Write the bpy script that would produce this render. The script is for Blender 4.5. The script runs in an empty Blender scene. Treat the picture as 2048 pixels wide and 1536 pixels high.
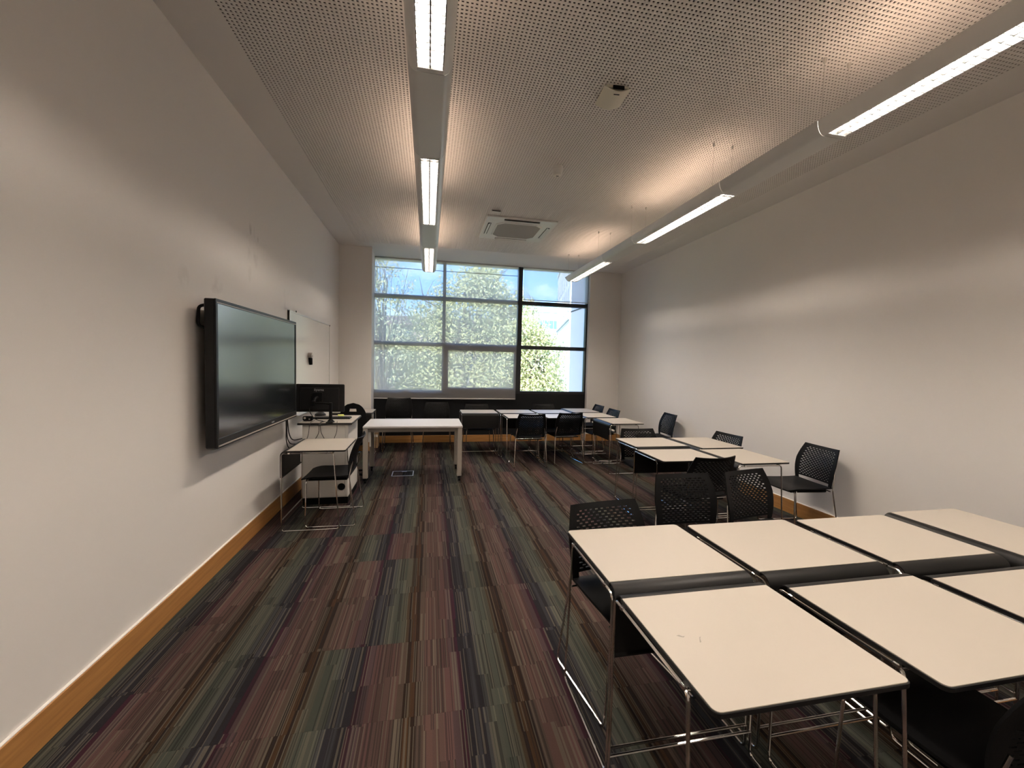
import bpy, math, random
import numpy as np
from mathutils import Vector, Matrix
random.seed(7); RNG = np.random.default_rng(11)
C = bpy.context.scene.collection
SC = bpy.context.scene
PI = math.pi
sin, cos = math.sin, math.cos

# ------------------------------------------------------------------ camera
CAM_H = 1.55
cam = bpy.data.cameras.new('camera')
cam.sensor_width = 36.0
cam.lens = 828.0 / 2048.0 * 36.0
cam.clip_start = 0.05
cam.clip_end = 500
camo = bpy.data.objects.new('camera', cam)
C.objects.link(camo)
_r = Vector((0.98, -0.19752, 0.02408)).normalized()
_w = Vector((0.19849, 0.9789, -0.04858)).normalized()
_u = _r.cross(_w).normalized()
camo.matrix_world = Matrix(((_r.x, _u.x, -_w.x, 0), (_r.y, _u.y, -_w.y, 0), (_r.z, _u.z, -_w.z, CAM_H), (0, 0, 0, 1)))
SC.camera = camo

# ------------------------------------------------------------------ view, sky, sun
SC.view_settings.view_transform = 'Standard'
SC.view_settings.look = 'None'
SC.view_settings.exposure = 0.0
SC.view_settings.gamma = 1.0
SC.view_settings.use_curve_mapping = False
SKY_STRENGTH = 4.6
SUN_STRENGTH = 19.0
LAMP_EMIT = 268.0

world = bpy.data.worlds.new('sky')
SC.world = world
world.use_nodes = True
wt = world.node_tree
for n in list(wt.nodes): wt.nodes.remove(n)
def wn(t, **k):
    n = wt.nodes.new(t)
    for a, b in k.items(): setattr(n, a, b)
    return n
w_out = wn('ShaderNodeOutputWorld'); w_bg = wn('ShaderNodeBackground')
w_tc = wn('ShaderNodeTexCoord'); w_sep = wn('ShaderNodeSeparateXYZ')
w_ramp = wn('ShaderNodeValToRGB')
w_ramp.color_ramp.elements[0].position = 0.0; w_ramp.color_ramp.elements[0].color = (0.55, 0.74, 1.0, 1)
w_ramp.color_ramp.elements[1].position = 0.55; w_ramp.color_ramp.elements[1].color = (0.16, 0.40, 0.95, 1)
e = w_ramp.color_ramp.elements.new(0.16); e.color = (0.22, 0.45, 0.98, 1)
w_map = wn('ShaderNodeMapping'); w_map.inputs['Scale'].default_value = (1.0, 1.0, 1.9)
w_map.inputs['Location'].default_value = (0.35, 0.1, 0.2)
w_noise = wn('ShaderNodeTexNoise'); w_noise.inputs['Scale'].default_value = 3.4; w_noise.inputs['Detail'].default_value = 7
w_noise.inputs['Roughness'].default_value = 0.58
w_cr = wn('ShaderNodeValToRGB')
w_cr.color_ramp.elements[0].position = 0.52; w_cr.color_ramp.elements[0].color = (0, 0, 0, 1)
w_cr.color_ramp.elements[1].position = 0.74; w_cr.color_ramp.elements[1].color = (1, 1, 1, 1)
w_mix = wn('ShaderNodeMix', data_type='RGBA')
w_mix.inputs[7].default_value = (0.95, 0.97, 1.0, 1)
L_ = wt.links.new
L_(w_tc.outputs['Generated'], w_sep.inputs[0]); L_(w_sep.outputs[2], w_ramp.inputs[0])
L_(w_tc.outputs['Generated'], w_map.inputs[0]); L_(w_map.outputs[0], w_noise.inputs['Vector'])
L_(w_noise.outputs[0], w_cr.inputs[0]); L_(w_cr.outputs[0], w_mix.inputs[0])
L_(w_ramp.outputs[0], w_mix.inputs[6]); L_(w_mix.outputs[2], w_bg.inputs[0])
w_bg.inputs[1].default_value = SKY_STRENGTH
L_(w_bg.outputs[0], w_out.inputs[0])

sun = bpy.data.lights.new('sun', 'SUN')
sun.energy = SUN_STRENGTH; sun.color = (1.0, 0.95, 0.86); sun.angle = 0.01
suno = bpy.data.objects.new('sun', sun)
C.objects.link(suno)
suno.rotation_euler = Vector((0.40, 0.68, -0.61)).to_track_quat('-Z', 'Y').to_euler()
suno.location = (-12, -20, 30)

# ------------------------------------------------------------------ room dimensions
XL, XR = -1.481, 3.886
YF, YW = -2.3, 8.12           # wall behind the camera, window plane
YPL, YPR = 7.40, 8.00         # faces of the left and right piers
XPL, XPR = -0.955, 3.19       # inner edges of the piers
H = 3.457

# ------------------------------------------------------------------ mesh helpers
class MB:
    def __init__(s): s.v = []; s.f = []
    def add(s, vs, fs):
        o = len(s.v); s.v += [tuple(v) for v in vs]; s.f += [tuple(i + o for i in f) for f in fs]; return s
    def box(s, x0, x1, y0, y1, z0, z1, b=0.0):
        if b <= 0:
            vs = [(x, y, z) for z in (z0, z1) for y in (y0, y1) for x in (x0, x1)]
            return s.add(vs, [(0, 2, 3, 1), (4, 5, 7, 6), (0, 1, 5, 4), (2, 6, 7, 3), (0, 4, 6, 2), (1, 3, 7, 5)])
        b = min(b, (x1 - x0) / 2.01, (y1 - y0) / 2.01, (z1 - z0) / 2.01)
        vs = []
        for z, ins in ((z0, b), (z0 + b, 0), (z1 - b, 0), (z1, b)):
            X0, X1, Y0, Y1 = x0 + ins, x1 - ins, y0 + ins, y1 - ins
            c = b if ins == 0 else b * 0.3
            vs += [(X0 + c, Y0, z), (X1 - c, Y0, z), (X1, Y0 + c, z), (X1, Y1 - c, z), (X1 - c, Y1, z), (X0 + c, Y1, z), (X0, Y1 - c, z), (X0, Y0 + c, z)]
        fs = [tuple(range(7, -1, -1)), tuple(range(24, 32))]
        for k in range(3):
            for i in range(8):
                j = (i + 1) % 8
                fs.append((k * 8 + i, k * 8 + j, k * 8 + 8 + j, k * 8 + 8 + i))
        return s.add(vs, fs)
    def prism(s, pts, z0, z1):
        n = len(pts)
        vs = [(x, y, z0) for x, y in pts] + [(x, y, z1) for x, y in pts]
        fs = [tuple(range(n - 1, -1, -1)), tuple(range(n, 2 * n))]
        fs += [(i, (i + 1) % n, n + (i + 1) % n, n + i) for i in range(n)]
        return s.add(vs, fs)
    def extrude(s, prof, axis, a, b):
        # closed 2-D profile swept along an axis; the profile gives the other two coordinates in order
        n = len(prof)
        def P(p, t):
            return (t, p[0], p[1]) if axis == 'x' else ((p[0], t, p[1]) if axis == 'y' else (p[0], p[1], t))
        vs = [P(p, a) for p in prof] + [P(p, b) for p in prof]
        fs = [tuple(range(n - 1, -1, -1)), tuple(range(n, 2 * n))]
        fs += [(i, (i + 1) % n, n + (i + 1) % n, n + i) for i in range(n)]
        return s.add(vs, fs)
    def tube(s, pts, r, seg=8, closed=False):
        P = [Vector(p) for p in pts]; n = len(P)
        T = []
        for i in range(n):
            if closed: t = (P[(i + 1) % n] - P[i - 1])
            else: t = P[min(i + 1, n - 1)] - P[max(i - 1, 0)]
            T.append(t.normalized())
        up = Vector((0, 0, 1)) if abs(T[0].z) < 0.9 else Vector((1, 0, 0))
        N = (up - T[0] * up.dot(T[0])).normalized()
        vs = []
        for i in range(n):
            N = (N - T[i] * N.dot(T[i]))
            N = N.normalized() if N.length > 1e-6 else T[i].orthogonal().normalized()
            B = T[i].cross(N)
            rr = r[i] if isinstance(r, (list, tuple)) else r
            for k in range(seg):
                a = 2 * PI * k / seg
                vs.append(P[i] + N * (rr * cos(a)) + B * (rr * sin(a)))
        fs = []
        m = n if closed else n - 1
        for i in range(m):
            for k in range(seg):
                a = i * seg; b2 = ((i + 1) % n) * seg; l = (k + 1) % seg
                fs.append((a + k, a + l, b2 + l, b2 + k))
        if not closed:
            fs.append(tuple(range(seg - 1, -1, -1))); fs.append(tuple(range((n - 1) * seg, n * seg)))
        return s.add(vs, fs)
    def cyl(s, p0, p1, r0, r1=None, seg=16):
        return s.tube([p0, p1], [r0, r0 if r1 is None else r1], seg)
    def lathe(s, prof, c=(0, 0, 0), seg=24):
        n = len(prof); vs = []
        for r, z in prof:
            for k in range(seg):
                a = 2 * PI * k / seg
                vs.append((c[0] + r * cos(a), c[1] + r * sin(a), c[2] + z))
        fs = []
        for i in range(n - 1):
            for k in range(seg):
                l = (k + 1) % seg
                fs.append((i * seg + k, i * seg + l, (i + 1) * seg + l, (i + 1) * seg + k))
        fs.append(tuple(range(seg - 1, -1, -1))); fs.append(tuple(range((n - 1) * seg, n * seg)))
        return s.add(vs, fs)
    def sheet(s, G, th, mask=None):
        # grid of points G[i][j] given thickness th along the local normal; cells with mask False are left open
        ni, nj = len(G), len(G[0])
        P = [[Vector(p) for p in row] for row in G]
        top, bot = {}, {}
        vs = []
        def nrm(i, j):
            a = P[min(i + 1, ni - 1)][j] - P[max(i - 1, 0)][j]; b = P[i][min(j + 1, nj - 1)] - P[i][max(j - 1, 0)]
            n_ = a.cross(b)
            return n_.normalized() if n_.length > 1e-9 else Vector((0, 0, 1))
        for i in range(ni):
            for j in range(nj):
                n_ = nrm(i, j)
                top[i, j] = len(vs); vs.append(P[i][j] + n_ * th / 2)
                bot[i, j] = len(vs); vs.append(P[i][j] - n_ * th / 2)
        on = lambda i, j: 0 <= i < ni - 1 and 0 <= j < nj - 1 and (mask is None or mask(i, j))
        fs = []
        for i in range(ni - 1):
            for j in range(nj - 1):
                if not on(i, j): continue
                fs.append((top[i, j], top[i + 1, j], top[i + 1, j + 1], top[i, j + 1]))
                fs.append((bot[i, j], bot[i, j + 1], bot[i + 1, j + 1], bot[i + 1, j]))
                for (di, dj, a, b) in ((-1, 0, (i, j), (i, j + 1)), (1, 0, (i + 1, j + 1), (i + 1, j)), (0, -1, (i + 1, j), (i, j)), (0, 1, (i, j + 1), (i + 1, j + 1))):
                    if not on(i + di, j + dj):
                        fs.append((top[a], top[b], bot[b], bot[a]))
        return s.add(vs, fs)

def fillet(pts, r, n=4, closed=False):
    P = [Vector(p) for p in pts]; out = []
    m = len(P)
    for i in range(m):
        if not closed and i in (0, m - 1): out.append(P[i]); continue
        a, b, c = P[i - 1], P[i], P[(i + 1) % m]
        d1 = (a - b); d2 = (c - b)
        t = min(r, d1.length * 0.45, d2.length * 0.45)
        p0 = b + d1.normalized() * t; p1 = b + d2.normalized() * t
        for k in range(n + 1):
            s_ = k / n
            out.append(p0 * (1 - s_) ** 2 + b * 2 * s_ * (1 - s_) + p1 * s_ ** 2)
    return out

def rrect(x0, x1, y0, y1, r, n=5):
    out = []
    for cx, cy, a0 in ((x1 - r, y0 + r, -PI / 2), (x1 - r, y1 - r, 0), (x0 + r, y1 - r, PI / 2), (x0 + r, y0 + r, PI)):
        for k in range(n + 1):
            a = a0 + PI / 2 * k / n
            out.append((cx + r * cos(a), cy + r * sin(a)))
    return out

def link(o, parent=None):
    C.objects.link(o)
    if parent is not None: o.parent = parent
    return o
def obj(name, mb, m, parent=None, smooth=False, loc=None, rotz=0.0):
    me = bpy.data.meshes.new(name)
    me.from_pydata(mb.v, [], mb.f)
    me.materials.append(m)
    if smooth:
        me.polygons.foreach_set('use_smooth', [True] * len(me.polygons))
        try: me.set_sharp_from_angle(angle=math.radians(35))
        except Exception: pass
    me.update()
    o = bpy.data.objects.new(name, me)
    if loc is not None: o.location = loc
    o.rotation_euler = (0, 0, rotz)
    return link(o, parent)
def tag(o, label, cat, group=None):
    o['label'] = label; o['category'] = cat
    if group: o['group'] = group
    return o
def thing(name, label, cat, loc=(0, 0, 0), rotz=0.0, group=None):
    o = bpy.data.objects.new(name, None)
    o.empty_display_size = 0.1
    o.location = loc; o.rotation_euler = (0, 0, rotz)
    C.objects.link(o)
    return tag(o, label, cat, group)
def struct(name, mb, m, parent=None, smooth=False):
    o = obj(name, mb, m, parent, smooth)
    if parent is None: o['kind'] = 'structure'
    return o
def dup(root, loc, rotz, label, group=None):
    r = root.copy(); C.objects.link(r); r.location = loc; r.rotation_euler = (0, 0, rotz)
    r['label'] = label
    if group: r['group'] = group
    for ch in list(root.children):
        c = ch.copy(); C.objects.link(c); c.parent = r
        for g in list(ch.children):
            d = g.copy(); C.objects.link(d); d.parent = c
    return r

# ------------------------------------------------------------------ materials
def mat(name, col, rough=0.5, metal=0.0, noise=0.0, nscale=40.0, bump=0.0, spec=None, coat=0.0):
    m = bpy.data.materials.new(name); m.use_nodes = True
    nt = m.node_tree; b = nt.nodes['Principled BSDF']
    b.inputs['Base Color'].default_value = (*col, 1); b.inputs['Roughness'].default_value = rough
    b.inputs['Metallic'].default_value = metal
    if spec is not None: b.inputs['Specular IOR Level'].default_value = spec
    if coat: b.inputs['Coat Weight'].default_value = coat
    if noise or bump:
        tc = nt.nodes.new('ShaderNodeTexCoord')
        tn = nt.nodes.new('ShaderNodeTexNoise'); tn.inputs['Scale'].default_value = nscale; tn.inputs['Detail'].default_value = 4
        nt.links.new(tc.outputs['Object'], tn.inputs['Vector'])
        if noise:
            mx = nt.nodes.new('ShaderNodeMix'); mx.data_type = 'RGBA'
            mx.inputs[6].default_value = (*[c * (1 - noise) for c in col], 1)
            mx.inputs[7].default_value = (*[min(1, c * (1 + noise)) for c in col], 1)
            nt.links.new(tn.outputs[0], mx.inputs[0]); nt.links.new(mx.outputs[2], b.inputs['Base Color'])
        if bump:
            bp = nt.nodes.new('ShaderNodeBump'); bp.inputs['Strength'].default_value = bump; bp.inputs['Distance'].default_value = 0.002
            nt.links.new(tn.outputs[0], bp.inputs['Height']); nt.links.new(bp.outputs[0], b.inputs['Normal'])
    return m
def emit(name, col, s):
    m = bpy.data.materials.new(name); m.use_nodes = True
    nt = m.node_tree
    for n in list(nt.nodes): nt.nodes.remove(n)
    o = nt.nodes.new('ShaderNodeOutputMaterial'); e_ = nt.nodes.new('ShaderNodeEmission')
    e_.inputs[0].default_value = (*col, 1); e_.inputs[1].default_value = s
    nt.links.new(e_.outputs[0], o.inputs[0])
    return m
def mathn(nt, op, a, b=None, c=None):
    n = nt.nodes.new('ShaderNodeMath'); n.operation = op
    for i, v in enumerate((a, b, c)):
        if v is None: continue
        if isinstance(v, (int, float)): n.inputs[i].default_value = v
        else: nt.links.new(v, n.inputs[i])
    return n.outputs[0]

WALL_COL = (0.74, 0.71, 0.675)
M_wall = mat('wall_paint', WALL_COL, 0.75, noise=0.02, nscale=2.5, bump=0.05)
M_ceil = mat('ceiling_paint', (0.74, 0.715, 0.69), 0.8, noise=0.015, nscale=3)
M_void = mat('black_acoustic_felt', (0.02, 0.019, 0.018), 0.95)
M_tablewhite = mat('cool_white_laminate', (0.50, 0.485, 0.475), 0.4)
M_white = mat('white_laminate', (0.425, 0.385, 0.33), 0.42, noise=0.012, nscale=9)
M_offwhite = mat('off_white_board', (0.72, 0.70, 0.66), 0.5, noise=0.02, nscale=12)
M_black = mat('black_plastic', (0.005, 0.005, 0.0053), 0.5, noise=0.2, nscale=300, bump=0.1, spec=0.13)
M_blackedge = mat('black_edging', (0.008, 0.0075, 0.0075), 0.5, spec=0.25)
M_blackpanel = mat('black_moulded_board', (0.007, 0.0067, 0.0063), 0.42, spec=0.22)
M_chrome = mat('chrome', (0.72, 0.70, 0.67), 0.13, metal=1.0)
M_alu = mat('satin_aluminium', (0.62, 0.60, 0.57), 0.35, metal=0.85)
M_leg = mat('silver_grey_paint', (0.34, 0.305, 0.265), 0.45)
M_body = mat('luminaire_paint', (0.66, 0.66, 0.64), 0.38)
M_louvre = mat('white_louvre', (0.82, 0.81, 0.78), 0.4)
M_blade = mat('satin_louvre_blade', (0.03, 0.03, 0.029), 0.35, spec=0.3)
M_tube = emit('lamp_tube', (1.0, 0.87, 0.75), LAMP_EMIT)
M_screen = mat('dark_screen_glass', (0.010, 0.012, 0.013), 0.17)
M_screen.node_tree.nodes['Principled BSDF'].inputs['IOR'].default_value = 3.0
M_bezel = mat('black_bezel', (0.008, 0.008, 0.0085), 0.4, spec=0.25)
M_wb = mat('whiteboard_enamel', (0.74, 0.72, 0.68), 0.14)
M_wb.node_tree.nodes['Principled BSDF'].inputs['IOR'].default_value = 1.8
M_frame = mat('dark_window_frame', (0.022, 0.024, 0.028), 0.45, spec=0.3)
M_spandrel = mat('charcoal_panel', (0.011, 0.0115, 0.013), 0.5, noise=0.1, nscale=6, spec=0.2)
M_cardboard = mat('cardboard', (0.33, 0.21, 0.11), 0.85, noise=0.1, nscale=14)
M_tape = mat('brown_tape', (0.10, 0.04, 0.02), 0.4)
M_paper = mat('paper_label', (0.78, 0.75, 0.70), 0.8)
M_sticky = mat('yellow_green_paper', (0.72, 0.78, 0.22), 0.8)
M_cable = mat('black_cable', (0.012, 0.012, 0.012), 0.5)
M_print = mat('grey_print', (0.42, 0.42, 0.42), 0.6)
M_darkprint = mat('dark_print', (0.03, 0.03, 0.03), 0.6)
M_cream = mat('cream_plastic', (0.62, 0.60, 0.50), 0.35)
M_acwhite = mat('white_plastic', (0.66, 0.65, 0.62), 0.4)
M_acgrille = mat('grey_intake_mesh', (0.30, 0.285, 0.26), 0.8, noise=0.1, nscale=200)

def diffuser_mat():
    m = bpy.data.materials.new('opal_diffuser'); m.use_nodes = True
    nt = m.node_tree
    for n in list(nt.nodes): nt.nodes.remove(n)
    o = nt.nodes.new('ShaderNodeOutputMaterial'); mx = nt.nodes.new('ShaderNodeMixShader'); mx.inputs[0].default_value = .85
    d = nt.nodes.new('ShaderNodeBsdfDiffuse'); d.inputs[0].default_value = (.8, .8, .8, 1)
    t = nt.nodes.new('ShaderNodeBsdfTranslucent'); t.inputs[0].default_value = (.93, .84, .775, 1)
    nt.links.new(d.outputs[0], mx.inputs[1]); nt.links.new(t.outputs[0], mx.inputs[2]); nt.links.new(mx.outputs[0], o.inputs[0])
    return m
M_diffuser = diffuser_mat()

def wood_mat():
    m = bpy.data.materials.new('oak_skirting'); m.use_nodes = True
    nt = m.node_tree; b = nt.nodes['Principled BSDF']; b.inputs['Roughness'].default_value = 0.42
    tc = nt.nodes.new('ShaderNodeTexCoord'); mp = nt.nodes.new('ShaderNodeMapping')
    mp.inputs['Scale'].default_value = (1.2, 1.2, 22)
    tn = nt.nodes.new('ShaderNodeTexNoise'); tn.inputs['Scale'].default_value = 2.2; tn.inputs['Detail'].default_value = 6
    cr = nt.nodes.new('ShaderNodeValToRGB')
    cr.color_ramp.elements[0].position = 0.3; cr.color_ramp.elements[0].color = (0.33, 0.15, 0.045, 1)
    cr.color_ramp.elements[1].position = 0.7; cr.color_ramp.elements[1].color = (0.47, 0.235, 0.075, 1)
    nt.links.new(tc.outputs['Object'], mp.inputs[0]); nt.links.new(mp.outputs[0], tn.inputs['Vector'])
    nt.links.new(tn.outputs[0], cr.inputs[0]); nt.links.new(cr.outputs[0], b.inputs['Base Color'])
    return m
M_wood = wood_mat()

def stained_wall():
    # the left wall carries a few old scuffs and filler marks, each with its own place on the wall
    m = bpy.data.materials.new('scuffed_wall_paint'); m.use_nodes = True
    nt = m.node_tree; b = nt.nodes['Principled BSDF']; b.inputs['Roughness'].default_value = 0.75
    tc = nt.nodes.new('ShaderNodeTexCoord'); sp = nt.nodes.new('ShaderNodeSeparateXYZ')
    nt.links.new(tc.outputs['Object'], sp.inputs[0])
    tn = nt.nodes.new('ShaderNodeTexNoise'); tn.inputs['Scale'].default_value = 9; tn.inputs['Detail'].default_value = 5
    nt.links.new(tc.outputs['Object'], tn.inputs['Vector'])
    acc = None
    for (y, z, ry, rz, k) in ((3.908, 2.64, .03, .07, .7), (3.99, 2.62, .025, .06, .6), (4.06, 2.60, .02, .05, .6), (3.885, 2.36, .05, .20, .35),
                              (4.01, 2.44, .06, .13, .35), (2.925, 2.04, .07, .08, .35), (3.33, 2.06, .10, .07, .35), (3.29, 2.02, .05, .03, .3), (4.75, 2.14, .04, .16, .3)):
        dy = mathn(nt, 'DIVIDE', mathn(nt, 'SUBTRACT', sp.outputs[1], y), ry)
        dz = mathn(nt, 'DIVIDE', mathn(nt, 'SUBTRACT', sp.outputs[2], z), rz)
        d2 = mathn(nt, 'ADD', mathn(nt, 'MULTIPLY', dy, dy), mathn(nt, 'MULTIPLY', dz, dz))
        v = mathn(nt, 'MULTIPLY', mathn(nt, 'MAXIMUM', mathn(nt, 'SUBTRACT', 1.0, d2), 0.0), k)
        acc = v if acc is None else mathn(nt, 'MAXIMUM', acc, v)
    msk = mathn(nt, 'MULTIPLY', acc, mathn(nt, 'MULTIPLY', mathn(nt, 'MAXIMUM', mathn(nt, 'SUBTRACT', tn.outputs[0], 0.40), 0.0), 4.0))
    mx = nt.nodes.new('ShaderNodeMix'); mx.data_type = 'RGBA'
    mx.inputs[6].default_value = (*WALL_COL, 1); mx.inputs[7].default_value = (0.36, 0.33, 0.30, 1)
    nt.links.new(msk, mx.inputs[0]); nt.links.new(mx.outputs[2], b.inputs['Base Color'])
    bp = nt.nodes.new('ShaderNodeBump'); bp.inputs['Strength'].default_value = 0.05; bp.inputs['Distance'].default_value = 0.002
    nt.links.new(tn.outputs[0], bp.inputs['Height']); nt.links.new(bp.outputs[0], b.inputs['Normal'])
    return m
M_wall_l = stained_wall()

def carpet_mat():
    # one 0.5 m tile: brown / dusty pink / maroon / charcoal / sage bands with fine threads, shifted in short runs
    m = bpy.data.materials.new('striped_carpet'); m.use_nodes = True
    nt = m.node_tree; b = nt.nodes['Principled BSDF']; b.inputs['Roughness'].default_value = 0.95
    b.inputs['Specular IOR Level'].default_value = 0.15
    tc = nt.nodes.new('ShaderNodeTexCoord'); sp = nt.nodes.new('ShaderNodeSeparateXYZ'); oi = nt.nodes.new('ShaderNodeObjectInfo')
    nt.links.new(tc.outputs['Object'], sp.inputs[0])
    x, y, rnd = sp.outputs[0], sp.outputs[1], oi.outputs['Random']
    u = mathn(nt, 'ADD', mathn(nt, 'MULTIPLY', x, 2.0), 0.5)
    # short runs: each of ten columns across the tile breaks at its own lengths
    col = mathn(nt, 'FLOOR', mathn(nt, 'MULTIPLY', u, 8.0))
    def white(a, b_, c):
        cv = nt.nodes.new('ShaderNodeCombineXYZ')
        for i, v in enumerate((a, b_, c)):
            if isinstance(v, (int, float)): cv.inputs[i].default_value = v
            else: nt.links.new(v, cv.inputs[i])
        w = nt.nodes.new('ShaderNodeTexWhiteNoise'); w.noise_dimensions = '3D'
        nt.links.new(cv.outputs[0], w.inputs['Vector'])
        return w.outputs[0]
    run = mathn(nt, 'FLOOR', mathn(nt, 'MULTIPLY', mathn(nt, 'ADD', y, mathn(nt, 'MULTIPLY', white(col, rnd, 3.0), 0.5)), 2.3))
    jit = mathn(nt, 'MULTIPLY', mathn(nt, 'SUBTRACT', white(run, rnd, 1.0), 0.5), 0.045)
    us = mathn(nt, 'FRACT', mathn(nt, 'ADD', mathn(nt, 'ADD', u, jit), 1.0))
    cr = nt.nodes.new('ShaderNodeValToRGB'); cr.color_ramp.interpolation = 'CONSTANT'
    stops = [(0.0, (.060, .029, .014)), (.03, (.026, .013, .008)), (.07, (.088, .060, .045)), (.13, (.108, .060, .050)), (.21, (.092, .055, .046)), (.31, (.112, .060, .054)), (.39, (.080, .050, .051)),
             (.45, (.044, .013, .022)), (.495, (.021, .018, .022)), (.56, (.044, .043, .048)), (.61, (.022, .019, .023)), (.66, (.055, .056, .055)),
             (.70, (.078, .082, .064)), (.79, (.070, .077, .060)), (.86, (.088, .085, .062)), (.925, (.062, .040, .023)), (.955, (.022, .012, .009)), (.985, (.068, .035, .015))]
    els = cr.color_ramp.elements
    els[0].position = stops[0][0]; els[0].color = (*stops[0][1], 1)
    els[1].position = stops[1][0]; els[1].color = (*stops[1][1], 1)
    for p, c in stops[2:]:
        e_ = els.new(p); e_.color = (*c, 1)
    nt.links.new(us, cr.inputs[0])
    # threads
    th = white(mathn(nt, 'FLOOR', mathn(nt, 'MULTIPLY', u, 110.0)), run, rnd)
    light = mathn(nt, 'MULTIPLY', mathn(nt, 'GREATER_THAN', th, 0.82), 0.6)
    dark = mathn(nt, 'MULTIPLY', mathn(nt, 'LESS_THAN', th, 0.20), 0.6)
    m1 = nt.nodes.new('ShaderNodeMix'); m1.data_type = 'RGBA'; m1.inputs[7].default_value = (.150, .130, .095, 1)
    nt.links.new(light, m1.inputs[0]); nt.links.new(cr.outputs[0], m1.inputs[6])
    m2 = nt.nodes.new('ShaderNodeMix'); m2.data_type = 'RGBA'; m2.inputs[7].default_value = (.022, .017, .017, 1)
    nt.links.new(dark, m2.inputs[0]); nt.links.new(m1.outputs[2], m2.inputs[6])
    # per-run and per-tile tone
    tone = mathn(nt, 'ADD', 0.34, mathn(nt, 'ADD', mathn(nt, 'MULTIPLY', white(run, rnd, col), 0.20), mathn(nt, 'MULTIPLY', rnd, 0.12)))
    tn = nt.nodes.new('ShaderNodeTexNoise'); tn.inputs['Scale'].default_value = 420; tn.inputs['Detail'].default_value = 2
    nt.links.new(tc.outputs['Object'], tn.inputs['Vector'])
    tone2 = mathn(nt, 'MULTIPLY', tone, mathn(nt, 'ADD', 0.7, mathn(nt, 'MULTIPLY', tn.outputs[0], 0.6)))
    vm = nt.nodes.new('ShaderNodeVectorMath'); vm.operation = 'SCALE'
    nt.links.new(m2.outputs[2], vm.inputs[0]); nt.links.new(tone2, vm.inputs['Scale'])
    nt.links.new(vm.outputs[0], b.inputs['Base Color'])
    bp = nt.nodes.new('ShaderNodeBump'); bp.inputs['Strength'].default_value = 0.4; bp.inputs['Distance'].default_value = 0.002
    nt.links.new(tn.outputs[0], bp.inputs['Height']); nt.links.new(bp.outputs[0], b.inputs['Normal'])
    return m
M_carpet = carpet_mat()

def glass_mat():
    m = bpy.data.materials.new('window_glass'); m.use_nodes = True
    nt = m.node_tree
    for n in list(nt.nodes): nt.nodes.remove(n)
    o = nt.nodes.new('ShaderNodeOutputMaterial'); mx = nt.nodes.new('ShaderNodeMixShader')
    t = nt.nodes.new('ShaderNodeBsdfTransparent'); t.inputs[0].default_value = (0.93, 0.96, 0.95, 1)
    g = nt.nodes.new('ShaderNodeBsdfGlossy'); g.inputs['Roughness'].default_value = 0.02
    f = nt.nodes.new('ShaderNodeFresnel'); f.inputs[0].default_value = 1.45
    nt.links.new(f.outputs[0], mx.inputs[0]); nt.links.new(t.outputs[0], mx.inputs[1]); nt.links.new(g.outputs[0], mx.inputs[2])
    nt.links.new(mx.outputs[0], o.inputs[0])
    return m
M_glass = glass_mat()
def blind_mat():
    # openwork screen fabric: part of the view passes straight through, the yarn scatters the rest
    m = bpy.data.materials.new('screen_fabric'); m.use_nodes = True
    nt = m.node_tree
    for n in list(nt.nodes): nt.nodes.remove(n)
    o = nt.nodes.new('ShaderNodeOutputMaterial'); mx = nt.nodes.new('ShaderNodeMixShader'); mx.inputs[0].default_value = 0.68
    t = nt.nodes.new('ShaderNodeBsdfTransparent')
    m2 = nt.nodes.new('ShaderNodeMixShader'); m2.inputs[0].default_value = 0.60
    d = nt.nodes.new('ShaderNodeBsdfDiffuse'); d.inputs[0].default_value = (0.60, 0.58, 0.57, 1)
    tr = nt.nodes.new('ShaderNodeBsdfTranslucent'); tr.inputs[0].default_value = (0.86, 0.81, 0.78, 1)
    nt.links.new(d.outputs[0], m2.inputs[1]); nt.links.new(tr.outputs[0], m2.inputs[2])
    nt.links.new(t.outputs[0], mx.inputs[1]); nt.links.new(m2.outputs[0], mx.inputs[2]); nt.links.new(mx.outputs[0], o.inputs[0])
    return m
M_blind = blind_mat()

# ------------------------------------------------------------------ setting: floor with carpet tiles
fl = struct('floor', MB().box(XL - .15, XR + .15, YF - .15, YW + .25, -0.20, -0.007), M_void)
tile_me = None
TX0, TY0, TP = -0.06, 2.28, 0.5
cols = range(-3, 8)
for ci in cols:
    x0 = TX0 + ci * TP
    off = {-3: 0.34, 5: 0.25}.get(ci, 0.0)
    y = TY0 + off - 10 * TP
    while y < YW:
        if y + TP > YF:
            if tile_me is None:
                g = 0.0003
                o = obj('carpet_tile', MB().box(-.25 + g, .25 - g, -.25 + g, .25 - g, -0.0065, 0.0), M_carpet, fl)
                tile_me = o.data
            else:
                o = link(bpy.data.objects.new('carpet_tile', tile_me), fl)
            o.location = (x0 + .25, y + .25, 0)
            k = round((y - TY0) / TP)
            flip = (ci < 0 and k < 0) or (ci < -1 and k < 3) or ((ci * 7 + k * 5) % 23 == 3)
            if flip: o.rotation_euler = (0, 0, PI)
        y += TP

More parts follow.
